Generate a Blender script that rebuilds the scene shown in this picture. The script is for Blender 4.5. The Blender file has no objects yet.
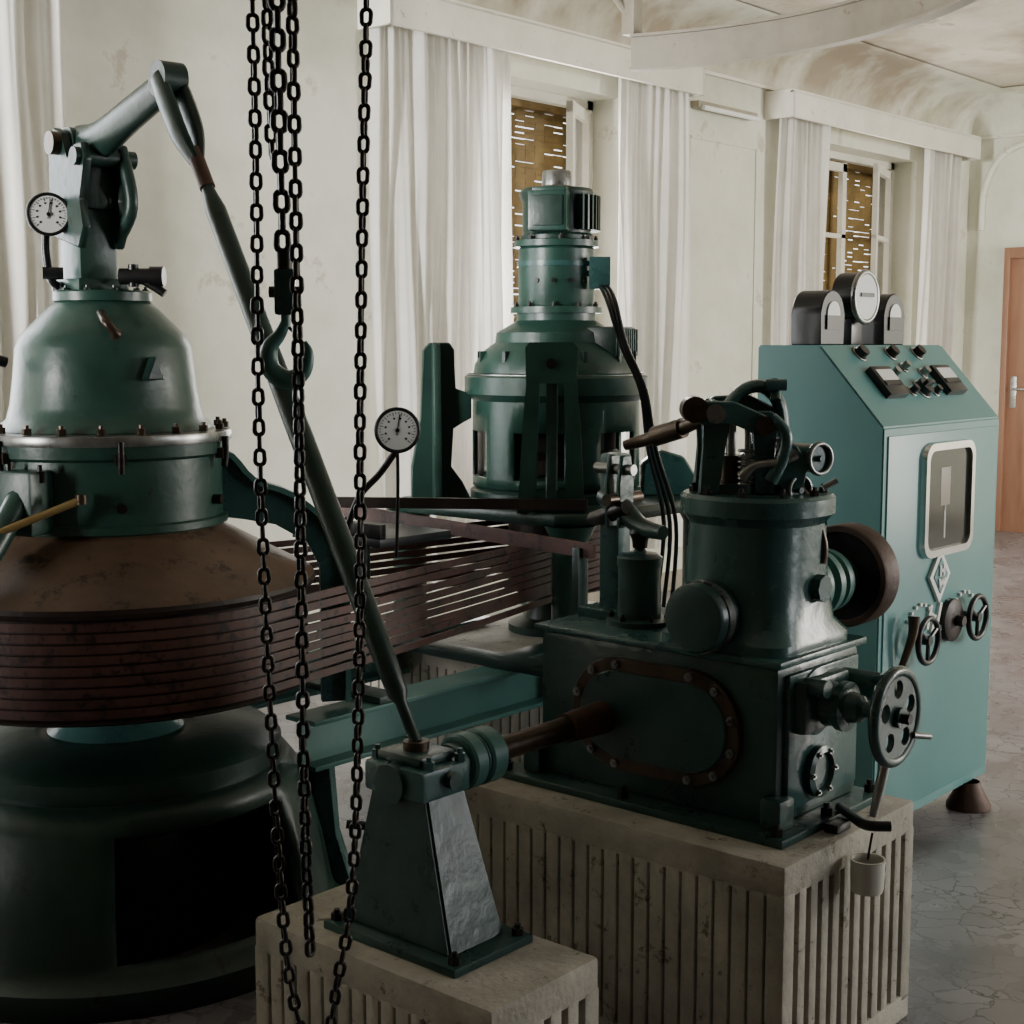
import bpy, bmesh, math, random
from mathutils import Vector, Matrix, noise
random.seed(4)
V = Vector
def lin(c):
    return tuple(((x/255)/12.92 if x/255 <= .04045 else ((x/255+.055)/1.055)**2.4) for x in c)+(1,)

# ---------------- materials ----------------
def mat(name, c1, c2=None, scale=6, rough=.5, metal=0, bump=0, bscale=40, spots=None, spot_amt=.62, transl=0, coat=0, rvar=.12, stretch=None):
    m = bpy.data.materials.new(name); m.use_nodes = True
    nt = m.node_tree; N = nt.nodes; L = nt.links
    b = N['Principled BSDF']; out = N['Material Output']
    tc = N.new('ShaderNodeTexCoord'); co = tc.outputs['Object']
    if stretch:
        mp = N.new('ShaderNodeMapping'); mp.inputs['Scale'].default_value = stretch
        L.new(co, mp.inputs['Vector']); co = mp.outputs['Vector']
    n = N.new('ShaderNodeTexNoise'); n.inputs['Scale'].default_value = scale; n.inputs['Detail'].default_value = 6
    n.inputs['Roughness'].default_value = .65
    L.new(co, n.inputs['Vector'])
    r = N.new('ShaderNodeValToRGB'); r.color_ramp.elements[0].position = .35; r.color_ramp.elements[1].position = .65
    r.color_ramp.elements[0].color = lin(c1); r.color_ramp.elements[1].color = lin(c2 or c1)
    L.new(n.outputs['Fac'], r.inputs['Fac']); col = r.outputs['Color']
    if spots:
        n2 = N.new('ShaderNodeTexNoise'); n2.inputs['Scale'].default_value = scale*3.1; n2.inputs['Detail'].default_value = 8
        n2.inputs['Roughness'].default_value = .75
        L.new(co, n2.inputs['Vector'])
        r2 = N.new('ShaderNodeValToRGB'); r2.color_ramp.elements[0].position = spot_amt; r2.color_ramp.elements[1].position = spot_amt+.06
        r2.color_ramp.elements[0].color = (0,0,0,1); r2.color_ramp.elements[1].color = (1,1,1,1)
        L.new(n2.outputs['Fac'], r2.inputs['Fac'])
        mx = N.new('ShaderNodeMixRGB'); mx.inputs['Color2'].default_value = lin(spots)
        L.new(r2.outputs['Color'], mx.inputs['Fac']); L.new(col, mx.inputs['Color1']); col = mx.outputs['Color']
    L.new(col, b.inputs['Base Color'])
    mr = N.new('ShaderNodeMapRange'); mr.inputs['To Min'].default_value = max(.03, rough-rvar); mr.inputs['To Max'].default_value = min(1, rough+rvar)
    L.new(n.outputs['Fac'], mr.inputs['Value']); L.new(mr.outputs['Result'], b.inputs['Roughness'])
    b.inputs['Metallic'].default_value = metal
    b.inputs['Coat Weight'].default_value = coat
    if bump:
        n3 = N.new('ShaderNodeTexNoise'); n3.inputs['Scale'].default_value = bscale; n3.inputs['Detail'].default_value = 4
        L.new(co, n3.inputs['Vector'])
        bp = N.new('ShaderNodeBump'); bp.inputs['Strength'].default_value = bump; bp.inputs['Distance'].default_value = .01
        L.new(n3.outputs['Fac'], bp.inputs['Height']); L.new(bp.outputs['Normal'], b.inputs['Normal'])
    if transl:
        t = N.new('ShaderNodeBsdfTranslucent'); L.new(col, t.inputs['Color'])
        ms = N.new('ShaderNodeMixShader'); ms.inputs['Fac'].default_value = transl
        L.new(b.outputs['BSDF'], ms.inputs[1]); L.new(t.outputs['BSDF'], ms.inputs[2]); L.new(ms.outputs['Shader'], out.inputs['Surface'])
    return m

M = {}
M['green'] = mat('machine_green_paint', (34,62,54), (43,77,67), 5, .35, bump=.12, bscale=30, spots=(22,28,24), spot_amt=.62)
M['dgreen'] = mat('dark_green_paint', (26,47,41), (35,62,54), 5, .38, bump=.15, bscale=30, spots=(26,20,15), spot_amt=.62)
M['bgreen'] = mat('shaded_base_paint', (22,46,39), (30,60,51), 4, .4, bump=.15, bscale=30, spots=(18,20,16), spot_amt=.6)  # machine paint darkened so the base's foreground shade sits in its colour
M['gov'] = mat('governor_blue_green_paint', (44,76,75), (57,93,90), 5, .28, bump=.15, bscale=25, spots=(24,36,34), spot_amt=.62)
M['govd'] = mat('governor_dark_paint', (34,59,57), (46,76,72), 6, .3, bump=.2, bscale=25, spots=(34,32,26), spot_amt=.62)
M['teal'] = mat('beam_teal_paint', (62,104,98), (74,118,110), 4, .4, spots=(50,50,42), spot_amt=.66)
M['cab'] = mat('cabinet_turquoise_paint', (84,132,131), (92,141,139), 1.5, .36, spots=(64,100,98), spot_amt=.72, rvar=.06)
M['rust'] = mat('rusty_steel', (60,40,30), (86,60,46), 7, .55, .2, bump=.2, spots=(120,98,78), spot_amt=.68)
M['rustd'] = mat('dark_oily_rust', (30,21,17), (46,32,25), 7, .5, .2, bump=.2)
M['rustcap'] = mat('rusty_cap', (74,56,43), (104,82,64), 3, .5, .15, bump=.15, bscale=18, spots=(50,37,29), spot_amt=.56)
M['belt'] = mat('leather_belt', (64,39,33), (92,58,50), 8, .5, spots=(34,22,18), spot_amt=.54)
M['iron'] = mat('black_iron', (26,25,24), (48,44,40), 12, .38, .6, bump=.2)
M['black'] = mat('black_enamel', (16,17,18), (26,27,28), 8, .35)
M['bronze'] = mat('oily_brown_metal', (60,50,42), (88,73,60), 12, .33, .6, bump=.15)
M['steel'] = mat('bright_steel', (130,132,130), (170,170,166), 14, .3, .85)
M['chrome'] = mat('chrome', (210,212,212), (225,225,225), 10, .15, 1, rvar=.04)
M['brass'] = mat('brass_rod', (150,125,80), (180,155,105), 12, .4, .6)
M['conc'] = mat('grey_cream_concrete', (144,140,129), (176,171,159), 5, .85, bump=.4, bscale=60, spots=(104,97,84), spot_amt=.58)
M['slot'] = mat('concrete_slot_shade', (60,54,45), (80,73,62), 5, .9, bump=.3)  # darker concrete: shade between the ribs put into the colour
M['dial'] = mat('dial_white', (222,224,220), (232,232,228), 4, .4)
M['curt'] = mat('curtain_cloth', (220,217,210), (232,229,223), 3, .9, transl=.45)
M['white'] = mat('cream_woodwork', (204,200,186), (218,214,201), 3, .55, spots=(160,138,106), spot_amt=.62)
M['shut'] = mat('yellowed_shutter', (104,84,44), (132,108,60), 4, .6, transl=.12)
M['door'] = mat('brown_door', (126,88,64), (142,102,76), 3, .5, stretch=(3,3,.4))
M['rail'] = mat('beige_rail_paint', (136,128,112), (156,148,132), 3, .5, spots=(112,88,62), spot_amt=.64)
M['cup'] = mat('white_plastic', (190,189,180), (202,200,190), 3, .4)
M['dark'] = mat('interior_shade', (5,6,6), (8,9,8), 3, .8)  # near-black surface painted as the shade inside hollow castings
M['glassd'] = mat('dark_glass', (30,32,30), (52,54,50), 2, .12, rvar=.04)
M['brownwall'] = mat('bounce_damping_brown', (80,68,54), (100,86,68), 2, .7)  # invented dark colour on unseen walls, cuts bounce light onto the machines

def plaster(name, c1, c2, stain, zmin, zmax, samt, patches):
    m = bpy.data.materials.new(name); m.use_nodes = True
    nt = m.node_tree; N = nt.nodes; L = nt.links; b = N['Principled BSDF']
    g = N.new('ShaderNodeNewGeometry')
    n = N.new('ShaderNodeTexNoise'); n.inputs['Scale'].default_value = .8; n.inputs['Detail'].default_value = 9; n.inputs['Roughness'].default_value = .68
    L.new(g.outputs['Position'], n.inputs['Vector'])
    r = N.new('ShaderNodeValToRGB'); r.color_ramp.elements[0].position=.36; r.color_ramp.elements[1].position=.6
    r.color_ramp.elements[0].color = lin(c1); r.color_ramp.elements[1].color = lin(c2)
    L.new(n.outputs['Fac'], r.inputs['Fac'])
    s = N.new('ShaderNodeSeparateXYZ'); L.new(g.outputs['Position'], s.inputs['Vector'])
    mr = N.new('ShaderNodeMapRange'); mr.inputs['From Min'].default_value = zmin; mr.inputs['From Max'].default_value = zmax
    L.new(s.outputs['Z'], mr.inputs['Value'])
    mp = N.new('ShaderNodeMapping'); mp.inputs['Scale'].default_value=(1,1,.5); L.new(g.outputs['Position'], mp.inputs['Vector'])
    n2 = N.new('ShaderNodeTexNoise'); n2.inputs['Scale'].default_value = 1.3; n2.inputs['Detail'].default_value = 11; n2.inputs['Roughness'].default_value=.6
    L.new(mp.outputs['Vector'], n2.inputs['Vector'])
    r2 = N.new('ShaderNodeValToRGB'); r2.color_ramp.elements[0].position=.42; r2.color_ramp.elements[1].position=.62
    L.new(n2.outputs['Fac'], r2.inputs['Fac'])
    mu = N.new('ShaderNodeMath'); mu.operation='MULTIPLY'; L.new(mr.outputs['Result'], mu.inputs[0]); L.new(r2.outputs['Color'], mu.inputs[1])
    mu2 = N.new('ShaderNodeMath'); mu2.operation='MULTIPLY'; mu2.inputs[1].default_value=samt; L.new(mu.outputs[0], mu2.inputs[0])
    mx = N.new('ShaderNodeMixRGB'); mx.inputs['Color2'].default_value = lin(stain)
    L.new(mu2.outputs[0], mx.inputs['Fac']); L.new(r.outputs['Color'], mx.inputs['Color1'])
    n4 = N.new('ShaderNodeTexNoise'); n4.inputs['Scale'].default_value = 3.2; n4.inputs['Detail'].default_value = 11; n4.inputs['Roughness'].default_value=.7
    L.new(g.outputs['Position'], n4.inputs['Vector'])
    r4 = N.new('ShaderNodeValToRGB'); r4.color_ramp.elements[0].position=.60; r4.color_ramp.elements[1].position=.66
    L.new(n4.outputs['Fac'], r4.inputs['Fac'])
    m4 = N.new('ShaderNodeMath'); m4.operation='MULTIPLY'; m4.inputs[1].default_value=patches; L.new(r4.outputs['Color'], m4.inputs[0])
    mx2 = N.new('ShaderNodeMixRGB'); mx2.inputs['Color2'].default_value = lin((146,126,98)); L.new(m4.outputs[0], mx2.inputs['Fac']); L.new(mx.outputs['Color'], mx2.inputs['Color1'])
    L.new(mx2.outputs['Color'], b.inputs['Base Color']); b.inputs['Roughness'].default_value=.7
    return m
M['wall'] = plaster('stained_plaster', (194,195,176),(219,218,205),(124,102,72),3.6,3.9,.75,.45)
M['ceil'] = plaster('ceiling_plaster', (182,174,157),(208,202,188),(132,108,78),3.0,3.6,.65,.6)

def floormat():
    m = bpy.data.materials.new('worn_mosaic_floor'); m.use_nodes = True
    nt = m.node_tree; N = nt.nodes; L = nt.links; b = N['Principled BSDF']
    g = N.new('ShaderNodeNewGeometry')
    n = N.new('ShaderNodeTexNoise'); n.inputs['Scale'].default_value = 7; n.inputs['Detail'].default_value=5
    L.new(g.outputs['Position'], n.inputs['Vector'])
    mx = N.new('ShaderNodeMixRGB'); mx.inputs['Fac'].default_value=.15
    L.new(g.outputs['Position'], mx.inputs['Color1']); L.new(n.outputs['Color'], mx.inputs['Color2'])
    v = N.new('ShaderNodeTexVoronoi'); v.feature='DISTANCE_TO_EDGE'; v.inputs['Scale'].default_value=11
    v2 = N.new('ShaderNodeTexVoronoi'); v2.inputs['Scale'].default_value=11
    for q in (v, v2): L.new(mx.outputs['Color'], q.inputs['Vector'])
    r = N.new('ShaderNodeValToRGB'); r.color_ramp.elements[0].position=.0; r.color_ramp.elements[1].position=.035
    r.color_ramp.elements[0].color=(0,0,0,1)
    L.new(v.outputs['Distance'], r.inputs['Fac'])
    nb = N.new('ShaderNodeTexNoise'); nb.inputs['Scale'].default_value=2.6; nb.inputs['Detail'].default_value=8; L.new(g.outputs['Position'], nb.inputs['Vector'])
    rb = N.new('ShaderNodeValToRGB'); rb.color_ramp.elements[0].position=.44; rb.color_ramp.elements[1].position=.62
    rb.color_ramp.elements[0].color=(.8,.8,.8,1); rb.color_ramp.elements[1].color=(.05,.05,.05,1)
    L.new(nb.outputs['Fac'], rb.inputs['Fac'])
    mxx = N.new('ShaderNodeMath'); mxx.operation='MAXIMUM'; L.new(r.outputs['Color'], mxx.inputs[0]); L.new(rb.outputs['Color'], mxx.inputs[1])
    bw = N.new('ShaderNodeRGBToBW'); L.new(v2.outputs['Color'], bw.inputs['Color'])
    mb = N.new('ShaderNodeMixRGB'); mb.inputs['Fac'].default_value=.75; L.new(bw.outputs['Val'], mb.inputs['Color1']); L.new(nb.outputs['Fac'], mb.inputs['Color2'])
    rc = N.new('ShaderNodeValToRGB'); rc.color_ramp.elements[0].position=.3; rc.color_ramp.elements[1].position=.68; rc.color_ramp.elements[0].color=lin((98,95,98)); rc.color_ramp.elements[1].color=lin((136,133,138))
    L.new(mb.outputs['Color'], rc.inputs['Fac'])
    m2 = N.new('ShaderNodeMixRGB'); m2.inputs['Color1'].default_value=lin((42,39,39))
    L.new(mxx.outputs[0], m2.inputs['Fac']); L.new(rc.outputs['Color'], m2.inputs['Color2'])
    L.new(m2.outputs['Color'], b.inputs['Base Color'])
    rr = N.new('ShaderNodeMapRange'); rr.inputs['To Min'].default_value=.16; rr.inputs['To Max'].default_value=.42; L.new(nb.outputs['Fac'], rr.inputs['Value']); L.new(rr.outputs['Result'], b.inputs['Roughness'])
    return m
M['floor'] = floormat()

# ---------------- geometry helpers ----------------
def group(name, loc):
    e = bpy.data.objects.new(name, None); e.location = loc; e.empty_display_size=.1
    bpy.context.collection.objects.link(e); return e
def fin(bm, name, m, par=None, smooth=True, ang=38):
    bmesh.ops.recalc_face_normals(bm, faces=bm.faces[:])
    me = bpy.data.meshes.new(name); bm.to_mesh(me); bm.free()
    if par is not None: me.transform(Matrix.Translation(-V(par.location)))
    else:
        if len(me.vertices):
            mn = V([min(v.co[i] for v in me.vertices) for i in range(3)]); mx = V([max(v.co[i] for v in me.vertices) for i in range(3)])
            c = V(((mn.x+mx.x)/2,(mn.y+mx.y)/2,mn.z))
            me.transform(Matrix.Translation(-c))
    if isinstance(m, str): m = M[m]
    me.materials.append(m)
    o = bpy.data.objects.new(name, me); bpy.context.collection.objects.link(o)
    if par is not None: o.parent = par
    else: o.location = c
    if smooth:
        for p in me.polygons: p.use_smooth = True
        me.set_sharp_from_angle(angle=math.radians(ang))
    return o
def addbox(bm, c, s, mtx=None, bev=0):
    r = bmesh.ops.create_cube(bm, size=1)
    vs = r['verts']
    for v in vs:
        v.co = V((v.co.x*s[0], v.co.y*s[1], v.co.z*s[2]))
    if bev:
        es = set(e for v in vs for e in v.link_edges)
        rr = bmesh.ops.bevel(bm, geom=list(es), offset=bev, segments=2, profile=.6, affect='EDGES')
        vs = list(set([v for f in rr['faces'] for v in f.verts] + [v for v in vs if v.is_valid]))
    T = Matrix.Translation(V(c)) @ (mtx.to_4x4() if mtx else Matrix.Identity(4))
    for v in vs: v.co = T @ v.co
def box(name, c, s, m, par=None, bev=.004, mtx=None):
    bm = bmesh.new(); addbox(bm, c, s, mtx, bev); return fin(bm, name, m, par)
def bx(name, lo, hi, m, par=None, bev=.004):
    lo=V(lo); hi=V(hi); return box(name, (lo+hi)/2, hi-lo, m, par, bev)
def rz(a): return Matrix.Rotation(math.radians(a),3,'Z')
def frame(d):
    d = V(d).normalized()
    up = V((0,0,1)) if abs(d.z) < .95 else V((1,0,0))
    u = up.cross(d).normalized(); v = d.cross(u)
    return Matrix((u,v,d)).transposed()
def addcyl(bm, p0, p1, r0, r1=None, seg=32):
    p0=V(p0); p1=V(p1); r1 = r0 if r1 is None else r1
    F = frame(p1-p0)
    a=[];b=[]
    for i in range(seg):
        t=2*math.pi*i/seg; o=F@V((math.cos(t),math.sin(t),0))
        a.append(bm.verts.new(p0+o*r0)); b.append(bm.verts.new(p1+o*r1))
    for i in range(seg):
        j=(i+1)%seg; bm.faces.new((a[i],a[j],b[j],b[i]))
    bm.faces.new(a[::-1]); bm.faces.new(b)
def cyl(name, p0, p1, r0, m, par=None, r1=None, seg=32):
    bm=bmesh.new(); addcyl(bm,p0,p1,r0,r1,seg); return fin(bm,name,m,par)
def addrev(bm, o, prof, axis=(0,0,1), seg=64, skip=None):
    F=frame(axis) if tuple(axis)!=(0,0,1) else Matrix.Identity(3)
    o=V(o); rings=[]
    for (r,z) in prof:
        ring=[]
        for i in range(seg):
            t=2*math.pi*i/seg
            ring.append(bm.verts.new(o+F@V((max(r,1e-4)*math.cos(t),max(r,1e-4)*math.sin(t),z))))
        rings.append(ring)
    for k in range(len(prof)-1):
        for i in range(seg):
            if skip and skip(i,k): continue
            j=(i+1)%seg; bm.faces.new((rings[k][i],rings[k][j],rings[k+1][j],rings[k+1][i]))
    return rings
def rev(name, o, prof, m, par=None, axis=(0,0,1), seg=64, skip=None, ang=38):
    bm=bmesh.new(); addrev(bm,o,prof,axis,seg,skip); return fin(bm,name,m,par,ang=ang)
def catmull(pts, n=6):
    P=[V(p) for p in pts]
    if len(P)<3: return P
    out=[]
    for i in range(len(P)-1):
        p0=P[max(i-1,0)];p1=P[i];p2=P[i+1];p3=P[min(i+2,len(P)-1)]
        for k in range(n):
            t=k/n
            out.append(.5*((2*p1)+(-p0+p2)*t+(2*p0-5*p1+4*p2-p3)*t*t+(-p0+3*p1-3*p2+p3)*t**3))
    out.append(P[-1]); return out
def addsweep(bm, pts, rad, seg=12, n=6, sc=(1,1), smooth=True):
    N0=len(pts)
    if not hasattr(rad,'__len__'): rad=[rad]*N0
    pp=[V((r,0,0)) for r in rad]
    if smooth and N0>2:
        path=catmull(pts,n); rr=[q.x for q in catmull(pp,n)]
    else: path=[V(p) for p in pts]; rr=list(rad)
    rings=[]; prev=None; ph=math.pi/4 if seg==4 else 0
    for i,p in enumerate(path):
        t=(path[min(i+1,len(path)-1)]-path[max(i-1,0)]).normalized()
        if prev is None: F=frame(t); u=F.col[0].copy()
        else:
            u=prev-t*prev.dot(t); u.normalize()
        prev=u; w=t.cross(u)
        rings.append([bm.verts.new(p+(u*math.cos(2*math.pi*k/seg+ph)*sc[0]+w*math.sin(2*math.pi*k/seg+ph)*sc[1])*rr[i]) for k in range(seg)])
    for a,b in zip(rings,rings[1:]):
        for k in range(seg):
            j=(k+1)%seg; bm.faces.new((a[k],a[j],b[j],b[k]))
    bm.faces.new(rings[0][::-1]); bm.faces.new(rings[-1])
def sweep(name, pts, rad, m, par=None, seg=12, n=6, sc=(1,1), smooth=True):
    bm=bmesh.new(); addsweep(bm,pts,rad,seg,n,sc,smooth); return fin(bm,name,m,par)
def addextr(bm, pts, o, u, v, th):
    o=V(o);u=V(u).normalized();v=V(v).normalized();n=u.cross(v)
    a=[bm.verts.new(o+u*x+v*y-n*th/2) for x,y in pts]; b=[bm.verts.new(o+u*x+v*y+n*th/2) for x,y in pts]
    k=len(pts); bm.faces.new(a[::-1]); bm.faces.new(b)
    for i in range(k):
        j=(i+1)%k; bm.faces.new((a[i],a[j],b[j],b[i]))
def extr(name, pts, o, u, v, th, m, par=None, bev=.004):
    bm=bmesh.new(); addextr(bm,pts,o,u,v,th)
    if bev: bmesh.ops.bevel(bm, geom=bm.edges[:], offset=bev, segments=1, affect='EDGES')
    return fin(bm,name,m,par)
def holed_disc(name, c, axis, R, holes, th, m, par):
    F=frame(axis); c=V(c); bm=bmesh.new(); ed=[]
    def ring(x,y,r,n):
        vs=[bm.verts.new((x+r*math.cos(2*math.pi*i/n),y+r*math.sin(2*math.pi*i/n),0)) for i in range(n)]
        for i in range(n): ed.append(bm.edges.new((vs[i],vs[(i+1)%n])))
    ring(0,0,R,48)
    for x,y,r in holes: ring(x,y,r,16)
    bmesh.ops.triangle_fill(bm, use_beauty=True, use_dissolve=False, edges=ed)
    res=bmesh.ops.extrude_face_region(bm, geom=bm.faces[:])
    for v in [q for q in res['geom'] if isinstance(q,bmesh.types.BMVert)]: v.co.z+=th
    for v in bm.verts: v.co=c+F@(v.co-V((0,0,th/2)))
    return fin(bm,name,m,par,ang=30)
def addtorus(bm, c, axis, R, r, seg=36, s2=10, flat=1):
    F=frame(axis); c=V(c); rings=[]
    for i in range(seg):
        t=2*math.pi*i/seg
        rings.append([bm.verts.new(c+F@V(((R+r*math.cos(p))*math.cos(t),(R+r*math.cos(p))*math.sin(t),r*flat*math.sin(p)))) for p in [2*math.pi*k/s2 for k in range(s2)]])
    for i in range(seg):
        a=rings[i]; b=rings[(i+1)%seg]
        for k in range(s2):
            j=(k+1)%s2; bm.faces.new((a[k],b[k],b[j],a[j]))
def torus(name,c,axis,R,r,m,par=None,flat=1):
    bm=bmesh.new(); addtorus(bm,c,axis,R,r,flat=flat); return fin(bm,name,m,par,ang=80)
def bolts(name, pos, axis, r, h, m, par=None):
    bm=bmesh.new(); a=V(axis).normalized()
    for p in pos:
        p=V(p); addcyl(bm,p-a*.002,p+a*h,r,seg=6); addcyl(bm,p+a*h,p+a*h*1.6,r*.5,seg=8)
    return fin(bm,name,m,par,ang=20)
def ringpos(c, axis, R, n, off=0):
    F=frame(axis) if tuple(axis)!=(0,0,1) else Matrix.Identity(3)
    return [V(c)+F@V((R*math.cos(2*math.pi*i/n+off),R*math.sin(2*math.pi*i/n+off),0)) for i in range(n)]
def stadium(hl, r, n=12):
    pts=[]
    for i in range(n+1):
        t=-math.pi/2+math.pi*i/n; pts.append((hl+r*math.cos(t), r*math.sin(t)))
    for i in range(n+1):
        t=math.pi/2+math.pi*i/n; pts.append((-hl+r*math.cos(t), r*math.sin(t)))
    return pts
def gauge(par, c, facing, r, pre='gauge'):
    c=V(c); f=V(facing).normalized(); F=frame(f)
    cyl(pre+'_case', c-f*.03, c+f*.006, r, 'black', par, seg=48)
    torus(pre+'_bezel', c+f*.006, f, r*.97, r*.09, 'black', par)
    cyl(pre+'_face', c+f*.002, c+f*.008, r*.9, 'dial', par, seg=48)
    bm=bmesh.new()
    for i in range(28):
        t=math.radians(-135+270*i/27)+math.pi/2
        d=F@V((math.cos(t),math.sin(t),0)); q=F@V((-math.sin(t),math.cos(t),0))
        l=.16 if i%3==0 else .08
        p=c+f*.0088+d*r*(.82-l/2)
        mt=Matrix((d,q,f)).transposed(); addbox(bm,p,(r*l,r*.03,.0008),mt)
        if i%3==0: addbox(bm,c+f*.0088+d*r*.55,(r*.09,r*.09,.0008),mt)
    fin(bm,pre+'_ticks','black',par,False)
    d=F@V((.15,1,0)).normalized(); q=d.cross(f)
    bm=bmesh.new(); addbox(bm,c+f*.010+d*r*.25,(r*.95,r*.05,.001),Matrix((d,q,f)).transposed()); addcyl(bm,c+f*.008,c+f*.012,r*.1,seg=12)
    fin(bm,pre+'_needle','black',par,False)

# ---------------- ROOM ----------------
WB=6.07; WA=13.75; BB=-3.6; AA=-2.6; HC=4.15
bx('floor',(AA-.4,BB-.4,-.1),(WA+.4,WB+.5,0),'floor',bev=0)
bx('ceiling',(AA-.4,BB-.4,HC),(WA+.4,WB+.5,HC+.1),'ceil',bev=0)
W=[(1.25,2.95),(6.38,8.08),(10.85,12.6)]
def wall_along_A(name,b0,b1,ops,z0=.95,z1=3.46,m='wall'):
    bm=bmesh.new(); a=AA-.3; E=WA+.3
    for (p,q) in ops:
        addbox(bm,((a+p)/2,(b0+b1)/2,HC/2),(p-a,b1-b0,HC)); 
        addbox(bm,((p+q)/2,(b0+b1)/2,z0/2),(q-p,b1-b0,z0))
        addbox(bm,((p+q)/2,(b0+b1)/2,(z1+HC)/2),(q-p,b1-b0,HC-z1)); a=q
    addbox(bm,((a+E)/2,(b0+b1)/2,HC/2),(E-a,b1-b0,HC))
    return fin(bm,name,m,None,False)
wall_along_A('wall_north',WB,WB+.42,W)
wall_along_A('wall_south',BB-.42,BB,[(5.6,7.2),(10.4,12.2)],m='brownwall')
bx('wall_east',(WA,BB,0),(WA+.3,WB,HC),'wall',bev=0)
bx('wall_west',(AA-.3,BB,0),(AA,WB,HC),'brownwall',bev=0)
def cove(name,pts3):
    bm=bmesh.new(); 
    A=[bm.verts.new(p) for p in pts3[0]]; B=[bm.verts.new(p) for p in pts3[1]]
    for i in range(len(A)-1): bm.faces.new((A[i],A[i+1],B[i+1],B[i]))
    return fin(bm,name,'wall',None,True,60)
def cp(t): return (.5*(1-math.cos(t)), .38*math.sin(t))
ts=[math.pi/2*i/10 for i in range(11)]
cove('trim_1',[[(AA,WB-.001-cp(t)[0],3.76+cp(t)[1]) for t in ts],[(WA,WB-.001-cp(t)[0],3.76+cp(t)[1]) for t in ts]])
cove('trim_2',[[(WA-.001-cp(t)[0],BB,3.76+cp(t)[1]) for t in ts],[(WA-.001-cp(t)[0],WB,3.76+cp(t)[1]) for t in ts]])
bx('trim_3',(AA,WB-.03,3.76),(WA,WB+.01,3.785),'white')
bx('trim_4',(WA-.03,BB,3.76),(WA+.01,WB-.03,3.785),'white')
bx('baseboard_north',(AA,WB-.02,0),(WA,WB+.01,.14),'rail')
bx('baseboard_east',(WA-.02,BB,0),(WA+.01,4.5,.14),'rail')
sweep('trim_6',[(WA-.02,5.92,2.9),(WA-.02,5.9,3.3),(WA-.02,5.7,3.62),(WA-.02,5.2,3.74),(WA-.02,4.4,3.74)],.03,'wall')
def panel(name,a0,a1,z0,z1):
    bm=bmesh.new(); b=WB-.003; w=.02
    addbox(bm,((a0+a1)/2,b,z0),(a1-a0,.012,w)); addbox(bm,((a0+a1)/2,b,z1),(a1-a0,.012,w))
    addbox(bm,(a0,b,(z0+z1)/2),(w,.012,z1-z0)); addbox(bm,(a1,b,(z0+z1)/2),(w,.012,z1-z0))
    fin(bm,name,'wall',None,False)
panel('trim_5',8.95,9.85,.4,3.3)

def pelmet(a0,a1,z0=3.53,z1=3.73):
    g=group('curtain_pelmet',((a0+a1)/2,WB,z0))
    bx('front_board',(a0,WB-.26,z0),(a1,WB-.23,z1),'white',g)
    bx('top_board',(a0,WB-.26,z1-.02),(a1,WB,z1+.01),'white',g)
    bx('end_board_1',(a0,WB-.26,z0),(a0+.03,WB,z1),'white',g); bx('end_board_2',(a1-.03,WB-.26,z0),(a1,WB,z1),'white',g)
def curtain(a0,a1,z0=.35,z1=3.6,b=WB-.12,ph=0):
    bm=bmesh.new(); w=a1-a0; nx=int(w*150); nz=26; g=[]
    for j in range(nz+1):
        t2=j/nz; z=z0+(z1-z0)*t2; row=[]; loose=1-.35*t2
        for i in range(nx+1):
            t=i/nx; a=a0+w*t
            y=b+loose*(.10*noise.noise(V((a*6.5,z*.22,ph*7)))+.095*noise.noise(V((a*15,z*.3,ph*3+9))))+.035*noise.noise(V((a*34,z*.5,ph)))+.008*math.sin(a*75+2*math.sin(a*9))*(.4+t2)
            y=min(y,WB-.015)
            row.append(bm.verts.new((a+.02*noise.noise(V((a*2,z*.8,ph+4))),y,z)))
        g.append(row)
    for j in range(nz):
        for i in range(nx): bm.faces.new((g[j][i],g[j][i+1],g[j+1][i+1],g[j+1][i]))
    return fin(bm,'window_curtain','curt',None,True,180)
for k,(a0,a1) in enumerate([(.65,3.85),(5.68,8.74),(9.95,13.4)]): pelmet(a0,a1)
curtain(.75,1.5); curtain(2.8,3.78,ph=1)
curtain(5.70,6.82,ph=2); curtain(7.93,8.66,ph=.5)
curtain(10.0,10.75,ph=.7); curtain(12.45,13.35,ph=1.5)

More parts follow.
